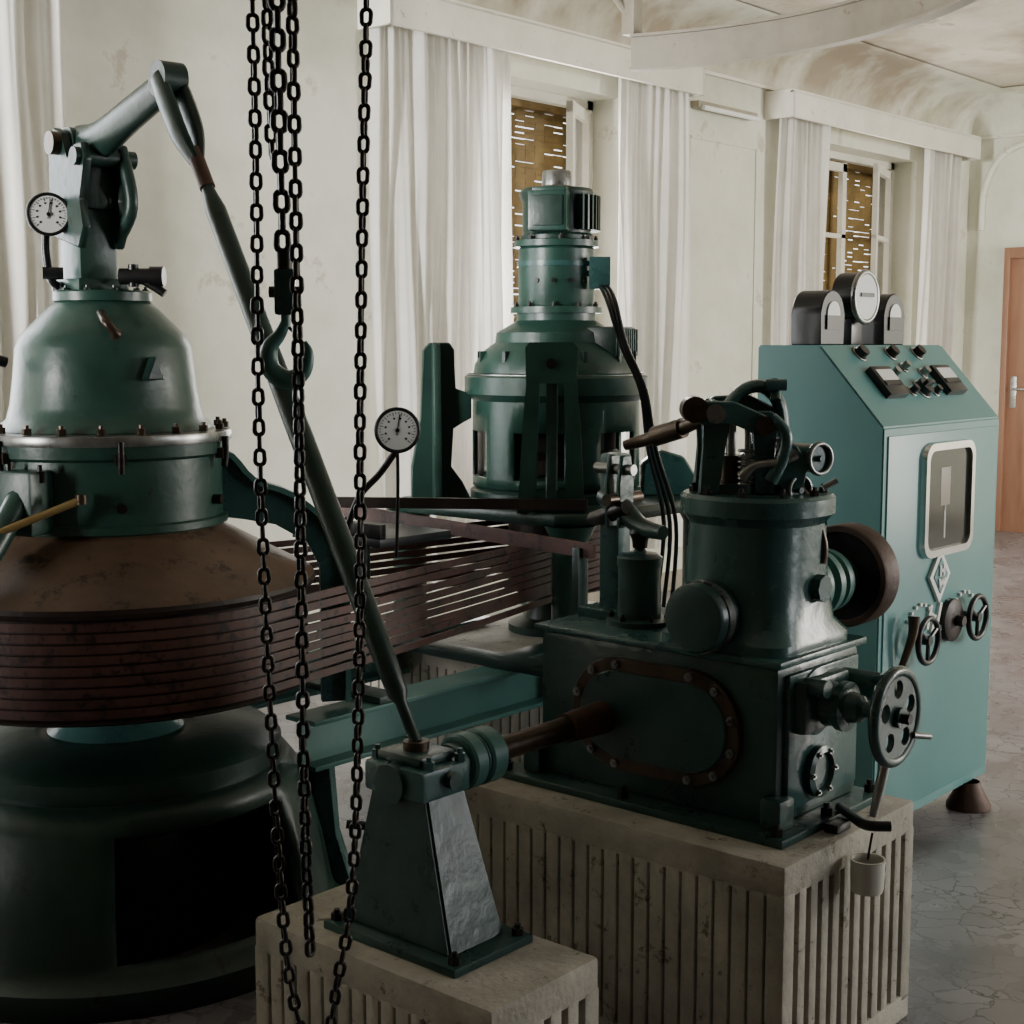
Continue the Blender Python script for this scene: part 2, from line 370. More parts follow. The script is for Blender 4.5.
def window(idx,p,q,open_leaf=True):
    g=group('window_%d'%idx,((p+q)/2,WB+.3,.95)); z0,z1=.95,3.46; b=WB+.25
    bm=bmesh.new()
    for a in (p+.03,q-.03): addbox(bm,(a,b,(z0+z1)/2),(.06,.07,z1-z0))
    addbox(bm,((p+q)/2,b,z1-.03),(q-p,.07,.06)); addbox(bm,((p+q)/2,b,z0+.03),(q-p,.07,.06))
    fin(bm,'frame','white',g,False)
    bx('sill',(p,WB-.03,z0-.03),(q,WB+.4,z0+.01),'white',g)
    bm=bmesh.new(); n=64; zz=z1-.02
    for i in range(n):
        z=z0+.05+(zz-z0-.05)*i/n
        for (s,e) in ((p+.02,(p+q)/2-.02),((p+q)/2+.02,q-.02)):
            nseg=8
            for k in range(nseg):
                ss=s+(e-s)*k/nseg; ee=s+(e-s)*(k+1)/nseg
                h=.0375 if random.random()<.72 else random.choice((.029,.033))
                addbox(bm,((ss+ee)/2,WB+.385,z+h/2),(ee-ss-(.006 if random.random()<.25 else 0),.012,h),Matrix.Rotation(random.uniform(-.08,.08),3,'X'))
    fin(bm,'shutter_slats','shut',g,False)
    bx('shutter_post',((p+q)/2-.025,WB+.36,z0),((p+q)/2+.025,WB+.41,z1),'shut',g)
    bx('shutter_box',(p,WB+.3,z1-.1),(q,WB+.42,z1),'shut',g)
    def leaf(nm,h,e):
        h=V((h[0],h[1],0)); e=V((e[0],e[1],0)); d=(e-h); w=d.length; d.normalize(); n=V((-d.y,d.x,0)); mt=Matrix((d,n,V((0,0,1)))).transposed()
        bm=bmesh.new(); zz0,zz1=1.02,3.38
        for t in (.035,w-.035): addbox(bm,h+d*t+V((0,0,(zz0+zz1)/2)),(.07,.045,zz1-zz0),mt)
        for z in (zz0+.04,zz0+.7,2.75,zz1-.04): addbox(bm,h+d*w/2+V((0,0,z)),(w,.045,.07 if z in (zz0+.04,zz1-.04) else .035),mt)
        fin(bm,nm,'white',g,False)
    if open_leaf:
        leaf('casement_1',(q-.05,b-.03),(q-.55,b-.27)); leaf('casement_2',(p+.05,b-.03),(p+.4,b-.2))
    else:
        leaf('casement_1',(q-.06,b-.02),((p+q)/2+.15,b-.22)); leaf('casement_2',(p+.06,b),((p+q)/2,b))
for k,(p,q) in enumerate(W): window(k+1,p,q,k==1)

g=group('door_1',(WA,5.1,0))
bx('door_leaf',(WA-.05,4.67,0),(WA-.005,5.6,2.62),'door',g)
bm=bmesh.new()
addbox(bm,(WA-.05,5.62,1.36),(.1,.06,2.72),None,.004); addbox(bm,(WA-.05,4.68,1.36),(.1,.08,2.72),None,.004); addbox(bm,(WA-.05,5.15,2.67),(.1,.9,.1),None,.004)
fin(bm,'door_frame','door',g)
for k,(z0,z1) in enumerate(((.2,1.1),(1.3,2.45))):
    bx('panel_%d'%k,(WA-.065,4.82,z0),(WA-.045,5.42,z1),'door',g,.008)
bx('handle_plate',(WA-.06,5.5,1.2),(WA-.045,5.56,1.5),'steel',g); cyl('handle',(WA-.1,5.53,1.38),(WA-.1,5.40,1.38),.012,'steel',g); cyl('handle_neck',(WA-.1,5.53,1.38),(WA-.05,5.53,1.38),.01,'steel',g)
g=group('fluorescent_wall_lamp',(9.3,WB,3.5)); bx('housing',(8.95,WB-.07,3.5),(9.75,WB+.005,3.55),'rail',g); cyl('tube',(8.98,WB-.09,3.5),(9.72,WB-.09,3.5),.018,'dial',g)

# curved monorail
g=group('curved_crane_rail',(0,0,3.3))
def XY(X,Y): return (.656*X+.755*Y, -.755*X+.656*Y)
pl=[]
for i in range(49):
    t=math.radians(71-160*i/48); a,b=XY(1.95*math.cos(t),6.1+1.95*math.sin(t)); pl.append((a,b))
def ribbon(bm,pl,w,z0,z1,closed=False):
    n=len(pl); L=[];
    for i,(a,b) in enumerate(pl):
        i0=(i-1)%n if closed else max(i-1,0); i1=(i+1)%n if closed else min(i+1,n-1)
        t=V((pl[i1][0]-pl[i0][0],pl[i1][1]-pl[i0][1],0)).normalized(); nn=V((-t.y,t.x,0))
        p=V((a,b,0)); L.append([bm.verts.new(p+nn*s*w/2+V((0,0,z))) for s,z in ((-1,z0),(1,z0),(1,z1),(-1,z1))])
    for i in range(n if closed else n-1):
        A=L[i];B=L[(i+1)%n]
        for k in range(4): bm.faces.new((A[k],A[(k+1)%4],B[(k+1)%4],B[k]))
    if not closed: bm.faces.new(L[0]); bm.faces.new(L[-1][::-1])
bm=bmesh.new(); ribbon(bm,pl,.07,3.25,3.265); ribbon(bm,pl,.03,3.265,3.42); ribbon(bm,pl,.07,3.42,3.435); fin(bm,'rail',M['rail'],g)
for k,i in enumerate((0,16,32,48)):
    a,b=pl[i]; bx('hanger_%d'%k,(a-.04,b-.04,3.435),(a+.04,b+.04,HC),'rail',g); 
    sweep('brace_%d'%k,[(a+.02,b,3.5),(a-.12,b+.1,3.75),(a-.16,b+.14,HC)],.02,'rail',g)

# ---------------- plinths ----------------
def plinth(a0,a1,b0,b1,h,name='concrete_plinth'):
    g=group(name,((a0+a1)/2,(b0+b1)/2,0))
    d=.02
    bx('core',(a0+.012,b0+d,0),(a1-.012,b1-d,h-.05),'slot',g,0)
    bx('top_slab',(a0,b0,h-.085),(a1,b1,h),'conc',g,.014)
    bx('foot',(a0,b0,0),(a1,b1,.07),'conc',g,.006)
    bm=bmesh.new(); z0,z1=.05,h-.07; zc=(z0+z1)/2; H=z1-z0; cw=.05
    for ca,cb in ((a0+cw/2,b0+cw/2),(a1-cw/2,b0+cw/2),(a0+cw/2,b1-cw/2),(a1-cw/2,b1-cw/2)): addbox(bm,(ca,cb,zc),(cw,cw,H),None,.006)
    def ribs(s,e,fn,w=.034,gap=.022):
        s+=cw; e-=cw; n=max(1,round((e-s-gap)/(w+gap))); st=(e-s-gap)/n
        for i in range(n): fn(s+gap+st*i+(st-gap)/2,st-gap)
    ribs(a0,a1,lambda p,w:(addbox(bm,(p,b0+.013,zc),(w,.024,H),None,.004),addbox(bm,(p,b1-.013,zc),(w,.024,H))))
    ribs(b0,b1,lambda p,w:(addbox(bm,(a0+.011,p,zc),(.02,w,H),None,.006),addbox(bm,(a1-.011,p,zc),(.02,w,H))),.042,.006)
    fin(bm,'ribs','conc',g)
plinth(2.855,3.525,1.645,2.66,.6)
plinth(2.10,2.46,1.88,2.64,.45)
plinth(4.1,5.35,3.28,4.45,.6)

# ---------------- MACHINE 1 ----------------
C=V((2.515,3.815,0)); g=group('vertical_generator_unit',C); c=(C.x,C.y,0)
def skipb(i,k):
    a=math.degrees(2*math.pi*(i+.5)/72); a=a-360 if a>180 else a
    return -124<a<-72 and k in (3,4)
prof=[(.68,0),(.68,.05),(.64,.07),(.62,.11),(.59,.26),(.545,.44),(.50,.5),(.455,.53),(.47,.535),(.47,.565),(.455,.575),(.25,.585),(.2,.585)]
o=rev('base_casting',c,prof,'bgreen',g,seg=72,skip=skipb); s=o.modifiers.new('s','SOLIDIFY'); s.thickness=-.04
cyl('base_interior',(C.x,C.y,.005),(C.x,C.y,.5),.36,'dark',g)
rev('neck',c,[(.26,.58),(.24,.6),(.16,.66),(.14,.7),(.13,.8)],'gov',g)
bolts('base_bolts',ringpos((C.x,C.y,.575),(0,0,1),.42,16),(0,0,1),.016,.015,'dgreen',g)
rev('pulley_drum',c,[(.1,.785),(.55,.785),(.585,.775),(.605,.785),(.595,.795),(.595,1.065),(.615,1.072),(.62,1.085),(.615,1.1)],'rustd',g,seg=96)
rev('conical_cover',c,[(.617,1.098),(.605,1.11),(.5,1.165),(.38,1.232),(.345,1.25),(.33,1.27)],'rustcap',g,seg=96)
rev('stator_housing',c,[(.335,1.25),(.34,1.26),(.355,1.265),(.355,1.285),(.34,1.29),(.34,1.47),(.36,1.48),(.362,1.515),(.34,1.515)],'green',g,seg=96)
rev('clamp_ring',c,[(.34,1.515),(.37,1.515),(.372,1.52),(.372,1.54),(.37,1.545),(.3,1.55)],'steel',g,seg=96)
bolts('ring_bolts',ringpos((C.x,C.y,1.55),(0,0,1),.35,20),(0,0,1),.013,.016,'bronze',g)
rev('upper_dome',c,[(.32,1.55),(.31,1.565),(.29,1.58),(.278,1.62),(.267,1.70),(.258,1.79),(.245,1.825),(.215,1.855),(.165,1.905),(.142,1.925),(.135,1.93),(.145,1.93),(.145,1.955),(.14,1.96),(0,1.96)],'green',g,seg=96)
bolts('dome_bolts',ringpos((C.x,C.y,1.955),(0,0,1),.125,10),(0,0,1),.01,.012,'dgreen',g)
def rad(a,r,z): a=math.radians(a); return V((C.x+r*math.cos(a),C.y+r*math.sin(a),z))
for a in (-118,-60,-175):
    cyl('catch_%d'%-a,rad(a,.335,1.34),rad(a,.365,1.34),.015,'iron',g,seg=12)
    sweep('catch_hook_%d'%-a,[rad(a,.375,1.44),rad(a,.38,1.49),rad(a,.38,1.53)],.01,'iron',g)
    bm=bmesh.new(); addbox(bm,rad(a,.365,1.48),(.025,.03,.03),rz(a)); fin(bm,'catch_block_%d'%-a,'bronze',g)
a=-95; extr('dome_lug',[(-.03,0),(.03,0),(.0,.07)],rad(a,.275,1.7),(math.sin(math.radians(-a)),math.cos(math.radians(a)),0),(0,0,1),.045,'dgreen',g)
sweep('dome_elbow_pipe',[rad(-125,.2,1.89),rad(-122,.26,1.865),rad(-118,.27,1.84),rad(-116,.262,1.83)],[.014,.014,.013,.02],'bronze',g)
d=V((-.147,-.989,0)); n=V((.989,-.147,0)); mt=Matrix((n,d,V((0,0,1)))).transposed()
K=V((C.x-.03,C.y+.02,0))
box('column',K+V((0,0,2.1)),(.12,.14,.32),'green',g,.012,mt)
box('yoke_core',K+d*.02+V((0,0,2.27)),(.095,.14,.15),'dgreen',g,.012,mt)
box('column_foot',K+V((0,0,1.975)),(.16,.2,.04),'green',g,.01,mt)
box('column_rib',K+n*.065+V((0,0,2.08)),(.02,.06,.24),'gov',g,.004,mt)
def LP(s,l,z): return K+d*s+n*l+V((0,0,z))
for l in (-.06,.06):
    bm=bmesh.new(); addextr(bm,[(-.08,2.12),(.09,2.08),(.13,2.14),(.1,2.22),(.15,2.33),(.13,2.38),(.08,2.38),(.03,2.33),(.0,2.42),(-.06,2.44),(-.1,2.4),(-.1,2.25)],K+n*l,d,(0,0,1),.025)
    bmesh.ops.bevel(bm,geom=bm.edges[:],offset=.005,segments=1,affect='EDGES'); fin(bm,'yoke_cheek','dgreen',g)
cyl('pivot_shaft',LP(-.03,-.1,2.39),LP(-.03,.09,2.39),.034,'bronze',g)
cyl('pivot_boss',LP(-.03,-.045,2.39),LP(-.03,.045,2.39),.05,'dgreen',g)
cyl('lower_shaft',LP(.11,-.09,2.34),LP(.11,.1,2.34),.026,'dgreen',g)
sweep('lever_arm',[LP(-.03,0,2.39),LP(.1,0,2.39),LP(.3,0,2.44),LP(.52,0,2.495)],[.05,.048,.042,.038],'dgreen',g,seg=16,sc=(.8,1.2))
cyl('lever_end_boss',LP(.53,-.035,2.505),LP(.53,.035,2.505),.048,'dgreen',g)
for l in (-.028,.028):
    sweep('fork_link',[LP(.52,l,2.51),LP(.57,l,2.44),LP(.63,l*.9,2.35),LP(.675,l*.3,2.28)],[.026,.03,.028,.018],'dgreen',g,sc=(.6,1.2))
sweep('strut',[LP(.06,.06,2.1),LP(.16,.065,2.2),LP(.13,.06,2.33)],.02,'dgreen',g)
PT=V((2.29,2.28,.9)); P3=LP(.67,0,2.29); dr=(PT-P3).normalized(); Lr=(PT-P3).length
sweep('regulating_rod',[P3,P3+dr*.1,P3+dr*.13,P3+dr*.17,P3+dr*(Lr*.5),P3+dr*(Lr-.25),P3+dr*(Lr-.12),P3+dr*(Lr-.1),PT],[.02,.016,.02,.027,.030,.028,.024,.014,.014],'dgreen',g,smooth=False,seg=20)
cyl('rod_adjuster',P3-dr*.02,P3+dr*.1,.021,'rust',g,seg=16)
G1=V((2.37,3.86,2.18)); gauge(g,G1,(-.52,-.85,.02),.06,'pressure_gauge')
sweep('gauge_pipe',[G1+V((0,.02,-.05)),G1+V((.0,.02,-.12)),G1+V((.01,0,-.2)),G1+V((.1,0,-.215))],.012,'black',g)
cyl('gauge_cock',G1+V((-.02,.01,-.17)),G1+V((.03,-.02,-.17)),.018,'black',g)
cyl('gauge_boss',G1+V((.02,.0,-.215)),G1+V((.14,.01,-.215)),.022,'black',g,seg=8)
r0=XY(1,0); R_=V((r0[0],r0[1],0))
q=K+V((0,0,2.0))+V((-.02,-.1,0))
cyl('valve_body',q+R_*.05,q+R_*.15,.024,'black',g); cyl('valve_stem',q+R_*.09+V((0,0,-.03)),q+R_*.09+V((0,0,.035)),.016,'black',g,seg=10)
cyl('valve_cap',q+R_*.14,q+R_*.18,.03,'black',g,seg=10); sweep('valve_tail',[q+R_*.1,q+R_*.15+V((0,0,-.03)),q+R_*.18+V((0,0,-.05))],.013,'black',g)
def arm(a,nm):
    u=V((math.cos(math.radians(a)),math.sin(math.radians(a)),0))
    out=[(.33,1.46),(.37,1.46),(.44,1.38),(.56,1.33),(.68,1.22),(.72,1.1),(.72,.66),(.64,.66),(.64,1.1),(.6,1.18),(.5,1.24),(.4,1.26),(.33,1.27)]
    bm=bmesh.new(); addextr(bm,out,c,u,(0,0,1),.035); fin(bm,nm,'gov',g)
    bm=bmesh.new(); addsweep(bm,[V(c)+u*x+V((0,0,z)) for x,z in out[:7]],.06,4,3,(1,.2)); fin(bm,nm+'_flange','teal',g)  # lighter paint stands in for light missing on the arm
arm(-33,'support_arm_1'); arm(163,'support_arm_2'); arm(75,'support_arm_3')
box('side_bracket',rad(-160,.38,1.36),(.1,.12,.18),'green',g,.01,rz(-160))
sweep('side_bracket_arm',[rad(-160,.4,1.38),rad(-160,.55,1.22),rad(-160,.7,1.15)],.035,'green',g)
bolts('side_bolts',[rad(-152,.385,1.42),rad(-168,.385,1.42)],(0,0,1),.014,.03,'iron',g)
pA=rad(-135,.375,1.37); sweep('brass_lever',[pA,pA+V((-.42,.16,-.16))],.011,'brass',g); cyl('brass_lever_knob',pA-V((0,0,.012)),pA+V((0,0,.015)),.016,'bronze',g)
sweep('rear_pipe',[rad(170,.3,1.75),rad(170,.5,1.8),rad(170,.8,1.8)],.016,'black',g)
rev('rear_motor',rad(165,.62,1.45),[(0,0),(.09,0),(.1,.02),(.1,.2),(.08,.22),(0,.22)],'black',g)

# belts
C2=V((4.71,3.85,0)); ra,rb=.602,.205
g=group('drive_belt_set',(3.6,3.83,.79)); dd=(C2-C); D=V((dd.x,dd.y)).length; phi=math.atan2(dd.y,dd.x); al=math.acos((ra-rb)/D)
path=[]
for i in range(49):
    t=phi+al+(2*math.pi-2*al)*i/48; path.append((C.x+ra*math.cos(t),C.y+ra*math.sin(t)))
for i in range(1,20):
    s=i/20; e=(C2.x+rb*math.cos(phi-al),C2.y+rb*math.sin(phi-al)); p=(C.x+ra*math.cos(phi-al),C.y+ra*math.sin(phi-al)); path.append((p[0]+(e[0]-p[0])*s,p[1]+(e[1]-p[1])*s))
for i in range(25):
    t=phi-al+2*al*i/24; path.append((C2.x+rb*math.cos(t),C2.y+rb*math.sin(t)))
for i in range(1,20):
    s=i/20; p=(C2.x+rb*math.cos(phi+al),C2.y+rb*math.sin(phi+al)); e=(C.x+ra*math.cos(phi+al),C.y+ra*math.sin(phi+al)); path.append((p[0]+(e[0]-p[0])*s,p[1]+(e[1]-p[1])*s))
for k in range(9):
    bm=bmesh.new(); z=.80+.0298*k
    ribbon(bm,path,.008,z,z+.0235,True)
    ph=random.uniform(0,6)
    for v in bm.verts:
        s=(v.co.x-C.x)/2.2
        if 0<s<1: v.co.z+=math.sin(math.pi*s)*(.005*math.sin(ph+s*3)-.004)
    fin(bm,'belt_%d'%k,'belt',g,False)

# ---------------- GENERATOR 2 ----------------
g=group('vertical_motor_generator',(C2.x,C2.y,.6)); c2=(C2.x,C2.y,0)
rev('belt_pulley',c2,[(.05,.78),(.195,.78),(.225,.785),(.225,.792),(.2,.797),(.2,1.07),(.225,1.075),(.225,1.085),(.05,1.09)],'rustd',g)
rev('bearing_pot',c2,[(.2,.6),(.2,.63),(.14,.66),(.1,.78)],'dgreen',g)
extr('bed_plate',[(-.52,-.42),(-.42,-.5),(.42,-.5),(.52,-.42),(.52,.42),(.42,.5),(-.42,.5),(-.52,.42)],(C2.x,C2.y,1.14),(1,0,0),(0,1,0),.05,'dgreen',g,.008)
rev('lower_end_shield',c2,[(.36,1.165),(.36,1.2),(.33,1.22),(.3,1.26),(.26,1.28)],'dgreen',g,seg=72)
rev('inner_core',c2,[(.25,1.2),(.25,1.62)],'dark',g)
rev('stator_windings',c2,[(.252,1.25),(.285,1.28),(.285,1.34),(.252,1.37)],'rustd',g)
def skipm(i,k):
    return k in (1,2,3) and (i%12) in (2,3,4,5,6,7,8)
o=rev('machine_body',c2,[(.33,1.22),(.33,1.26),(.33,1.33),(.33,1.40),(.33,1.45),(.33,1.58),(.35,1.6),(.365,1.61),(.365,1.66),(.35,1.67)],'green',g,seg=72,skip=skipm); s=o.modifiers.new('s','SOLIDIFY'); s.thickness=-.02
rev('body_rim',c2,[(.35,1.668),(.372,1.668),(.372,1.682),(.34,1.686)],'steel',g,seg=72)
rev('top_cover',c2,[(.345,1.685),(.34,1.72),(.31,1.77),(.27,1.80),(.255,1.81),(.25,1.85),(.19,1.885),(.165,1.90),(.165,1.93),(.19,1.93),(.19,1.955),(.15,1.96)],'green',g,seg=72)
bm=bmesh.new()
for i in range(12):
    t=2*math.pi*i/12; addbox(bm,(C2.x+.3*math.cos(t),C2.y+.3*math.sin(t),1.74),(.07,.02,.07),rz(math.degrees(t)),.004)
fin(bm,'cover_lugs','dgreen',g)
ua=math.radians(-72); cw_=V((C2.x+.24*math.cos(ua),C2.y+.24*math.sin(ua),1.81))
box('fan_cowl',cw_,(.14,.26,.13),'dgreen',g,.02,rz(-72))
bm=bmesh.new()
for i in range(9): addbox(bm,cw_+rz(-72)@V((.072,-.11+.0275*i,0)),(.014,.01,.11),rz(-72))
fin(bm,'cowl_louvres','gov',g,False)
rev('pilot_motor',c2,[(.15,1.95),(.158,1.97),(.158,2.19),(.15,2.2),(.175,2.2),(.175,2.225),(.15,2.23)],'green',g)
rev('motor_band',c2,[(.155,2.12),(.164,2.12),(.164,2.14),(.155,2.14)],'gov',g)
bolts('motor_bolts',ringpos((C2.x,C2.y,1.955),(0,0,1),.172,10)+ringpos((C2.x,C2.y,2.225),(0,0,1),.163,8),(0,0,1),.01,.014,'iron',g)
for a in (-170,-145,-120,-95,-70):
    p=V((C2.x+.157*math.cos(math.radians(a)),C2.y+.157*math.sin(math.radians(a)),2.06)); cyl('inspection_cap',p,p+V((math.cos(math.radians(a)),math.sin(math.radians(a)),0))*.008,.009,'iron',g,seg=12)
rev('upper_motor',c2,[(.15,2.23),(.15,2.245),(.142,2.255),(.142,2.38),(.15,2.395),(.155,2.42),(.145,2.435),(0,2.44)],'dgreen',g)
bm=bmesh.new()
for i in range(20):
    t=math.radians(-104+9*i); addbox(bm,(C2.x+.158*math.cos(t),C2.y+.158*math.sin(t),2.335),(.045,.008,.14),rz(math.degrees(t)))
fin(bm,'motor_fins','green',g,False)
q=V((C2.x,C2.y,2.335))+V((-.13,-.07,0)); box('terminal_box',q,(.11,.16,.16),'green',g,.012,rz(28)); box('terminal_lid',q+V((-.05,-.03,0)),(.012,.12,.12),'dgreen',g,.004,rz(28))
box('terminal_box_top',q+V((.05,.02,.085)),(.2,.14,.02),'green',g,.006,rz(28))
rev('top_cap',c2,[(.075,2.44),(.062,2.45),(.06,2.5),(.055,2.51),(0,2.512)],'steel',g)
for k,(sa,sb) in enumerate(((-1,-1),(-1,1),(1,-1),(1,1))):
    pa,pb=C2.x+sa*.39,C2.y+sb*.3
    ang=math.degrees(math.atan2(sb*.3,sa*.39)); u=V((math.cos(math.radians(ang)),math.sin(math.radians(ang)),0)); w=V((-u.y,u.x,0))
    o_=V((pa,pb,0))
    if sa<0:
        prof=[(-.13,1.16),(.12,1.16),(.12,1.3),(.08,1.5),(.07,1.78),(.04,1.81),(-.04,1.81),(-.06,1.78),(-.06,1.62),(-.13,1.6),(-.13,1.5),(-.05,1.46),(-.04,1.3),(-.09,1.24)]
        extr('post_web_%d'%k,prof,o_,u,(0,0,1),.04,'dgreen',g,.004)
        fo=.08 if sb<0 else .02
        if sb<0:
            bm=bmesh.new()
            for s_ in (-1,1):
                addextr(bm,[(s_*.13,1.16),(s_*.06,1.16),(s_*.05,1.5),(s_*.045,1.66),(s_*.095,1.66),(s_*.11,1.5),(s_*.12,1.3)],o_+u*fo,w,(0,0,1),.03)
            addextr(bm,[(-.096,1.655),(.096,1.655),(.10,1.79),(.085,1.81),(-.085,1.81),(-.10,1.79)],o_+u*fo,w,(0,0,1),.03)
            addextr(bm,[(-.125,1.165),(.125,1.165),(.12,1.25),(-.12,1.25)],o_+u*(fo-.001),w,(0,0,1),.028)
            fin(bm,'post_flange_%d'%k,'green',g)
        else:
            bm=bmesh.new(); addextr(bm,[(-.1,1.16),(.1,1.16),(.085,1.3),(.07,1.79),(.05,1.81),(-.05,1.81),(-.07,1.79),(-.085,1.3)],o_+u*fo,w,(0,0,1),.03)
            bmesh.ops.bevel(bm,geom=bm.edges[:],offset=.005,segments=1,affect='EDGES'); fin(bm,'post_flange_%d'%k,'dgreen',g)
        cyl('post_boss_%d'%k,o_+u*(fo+.01)+V((0,0,1.73)),o_+u*(fo+.03)+V((0,0,1.73)),.02,'iron',g)
    else:
        extr('low_bracket_%d'%k,[(-.13,1.16),(.12,1.16),(.12,1.24),(.06,1.33),(-.04,1.36),(-.12,1.3)],o_,u,(0,0,1),.08,'gov',g,.01)
    ca,cb=C2.x+sa*.44,C2.y+sb*.43
    rev('leg_%d'%k,(ca,cb,0),[(.11,.6),(.11,.63),(.075,.66),(.07,.7),(.07,1.06),(.09,1.1),(.1,1.12)],'green',g,seg=32)
    bolts('leg_bolts_%d'%k,ringpos((ca,cb,.63),(0,0,1),.095,6),(0,0,1),.012,.016,'iron',g)
jb=V((4.73,3.64,2.09)); box('junction_box',jb,(.085,.05,.13),'gov',g,.006,rz(-49))
cyl('junction_arm',jb,jb+V((0,.1,0)),.012,'iron',g)
for k in range(3):
    off=V((.012*k,-.01*k,0)); bow=.03*k
    sweep('cable_%d'%k,[jb+off+V((0,0,-.05)),V((4.546,3.46,1.97))+off,V((4.582-bow*.3,3.418,1.8))+off,V((4.633-bow*.3,3.359,1.62))+off,V((4.654,3.335,1.39))+off,V((4.697+bow*.5,3.286,1.1))+off,V((4.677+bow,3.309,.75))+off,V((4.7+bow,3.33,.605))+off],.009,'black',g,seg=8)
box('nameplate',(C2.x-.05,C2.y-.337,1.5),(.12,.006,.08),'steel',g,0,rz(-8))

# support beams
g=group('steel_support_frame',(3.6,3.8,.4))
for k,b in enumerate((3.42,4.18)):
    bx('top_flange_%d'%k,(2.92,b-.07,.62),(4.6,b+.07,.635),'teal',g,.002)
    bx('web_%d'%k,(2.92,b-.008,.49),(4.098,b+.008,.62),'teal',g,0); bx('bottom_flange_%d'%k,(2.92,b-.07,.475),(4.098,b+.07,.49),'teal',g,.002)
bx('cross_member',(3.85,3.2,.636),(3.95,4.4,.67),'dgreen',g); bx('cross_plate',(3.95,3.41,.636),(4.25,3.53,.655),'dgreen',g)
bx('cross_member_2',(3.2,3.35,.636),(3.3,4.25,.66),'dgreen',g)
for k,(a,b) in enumerate(((3.0,3.42),(3.0,4.18))):
    extr('leg_%d'%k,[(-.06,0),(.18,0),(.18,.03),(.1,.08),(.05,.25),(.04,.475),(-.06,.475)],(a,b,0),(.6,-.8,0),(0,0,1),.07,'gov',g)
sweep('drain_hose',[(3.0,3.3,.3),(3.1,3.2,.27),(3.2,3.08,.16),(3.2,3.0,.03)],.014,'black',g)
g=group('belt_tension_bar',(3.87,3.5,1.1))
sweep('bar',[(3.854,4.25,1.155),(3.878,3.0,1.10)],.024,'belt',g,seg=4,sc=(.5,1.5))
sweep('bar_2',[(3.7,4.2,1.2),(4.3,3.36,1.2)],.022,'rustd',g,seg=4,sc=(.8,1.3))
box('bar_hanger_1',(3.866,4.25,.89),(.04,.04,.5),'dgreen',g); box('bar_hanger_2',(3.87,3.06,.9),(.04,.03,.42),'dgreen',g)
bx('bar_foot_arm',(3.85,3.04,.67),(3.9,3.25,.70),'dgreen',g)
bx('pulley_guard_plate',(3.35,3.5,1.12),(3.7,3.95,1.15),'black',g); cyl('guard_post',(3.5,3.75,.64),(3.5,3.75,1.12),.03,'dgreen',g)
bx('tray_side',(3.35,3.5,1.15),(3.38,3.95,1.2),'iron',g)
g=group('round_pressure_gauge',(3.23,3.4,1.15)); G2=V((3.25,3.31,1.53))
gauge(g,G2,(-.66,-.75,.02),.07,'dial')
sweep('stand_pipe',[G2+V((.02,.02,-.06)),G2+V((-.02,.06,-.14)),G2+V((-.08,.1,-.22)),G2+V((-.12,.13,-.36))],.011,'iron',g)
sweep('syphon',[G2+V((.02,.02,-.06)),G2+V((.03,.03,-.2)),G2+V((.05,.06,-.42))],.006,'iron',g)

# ---------------- PEDESTAL ----------------
g=group('shaft_bearing_pedestal',(2.29,2.28,.45))
bx('foot_plate',(2.16,2.04,.45),(2.42,2.46,.47),'govd',g)
bm=bmesh.new()
lo=[(2.2,2.09),(2.38,2.09),(2.38,2.43),(2.2,2.43)]; hi=[(2.23,2.19),(2.355,2.19),(2.355,2.365),(2.23,2.365)]
A_=[bm.verts.new((a,b,.47)) for a,b in lo]; B_=[bm.verts.new((a,b,.8)) for a,b in hi]
bm.faces.new(A_[::-1]); bm.faces.new(B_)
for i in range(4): bm.faces.new((A_[i],A_[(i+1)%4],B_[(i+1)%4],B_[i]))
bmesh.ops.bevel(bm,geom=bm.edges[:],offset=.006,segments=2,affect='EDGES'); fin(bm,'tapered_column','govd',g)
bx('bearing_block',(2.215,2.185,.79),(2.37,2.375,.86),'gov',g,.01); bx('bearing_cap',(2.235,2.215,.86),(2.355,2.355,.885),'govd',g,.012)
cyl('bearing_boss',(2.205,2.285,.82),(2.42,2.285,.82),.045,'govd',g)
cyl('side_oil_boss',(2.3,2.19,.83),(2.3,2.165,.83),.02,'govd',g)
bolts('cap_bolts',[(2.25,2.2,.86),(2.25,2.365,.86),(2.35,2.2,.86),(2.35,2.365,.86)],(0,0,1),.013,.018,'gov',g)
bolts('foot_bolts',[(2.185,2.065,.47),(2.395,2.065,.47),(2.185,2.44,.47),(2.395,2.44,.47)],(0,0,1),.014,.016,'iron',g)
cyl('rod_socket',(2.29,2.28,.88),(2.29,2.28,.905),.03,'bronze',g)
for a0,a1,r in ((2.43,2.475,.068),(2.475,2.49,.062),(2.49,2.545,.068)): rev('coupling_ring',(a0,2.285,.82),[(0,0),(r-.006,0),(r,.006),(r,a1-a0-.006),(r-.006,a1-a0),(0,a1-a0)],'teal' if r>.065 else 'gov',g,axis=(1,0,0),seg=48)
cyl('coupling_core',(2.4,2.285,.82),(2.56,2.285,.82),.05,'govd',g)
cyl('drive_shaft',(2.54,2.285,.82),(3.0,2.285,.82),.03,'bronze',g); cyl('shaft_collar',(2.84,2.285,.82),(2.99,2.285,.82),.038,'rust',g,r1=.044)

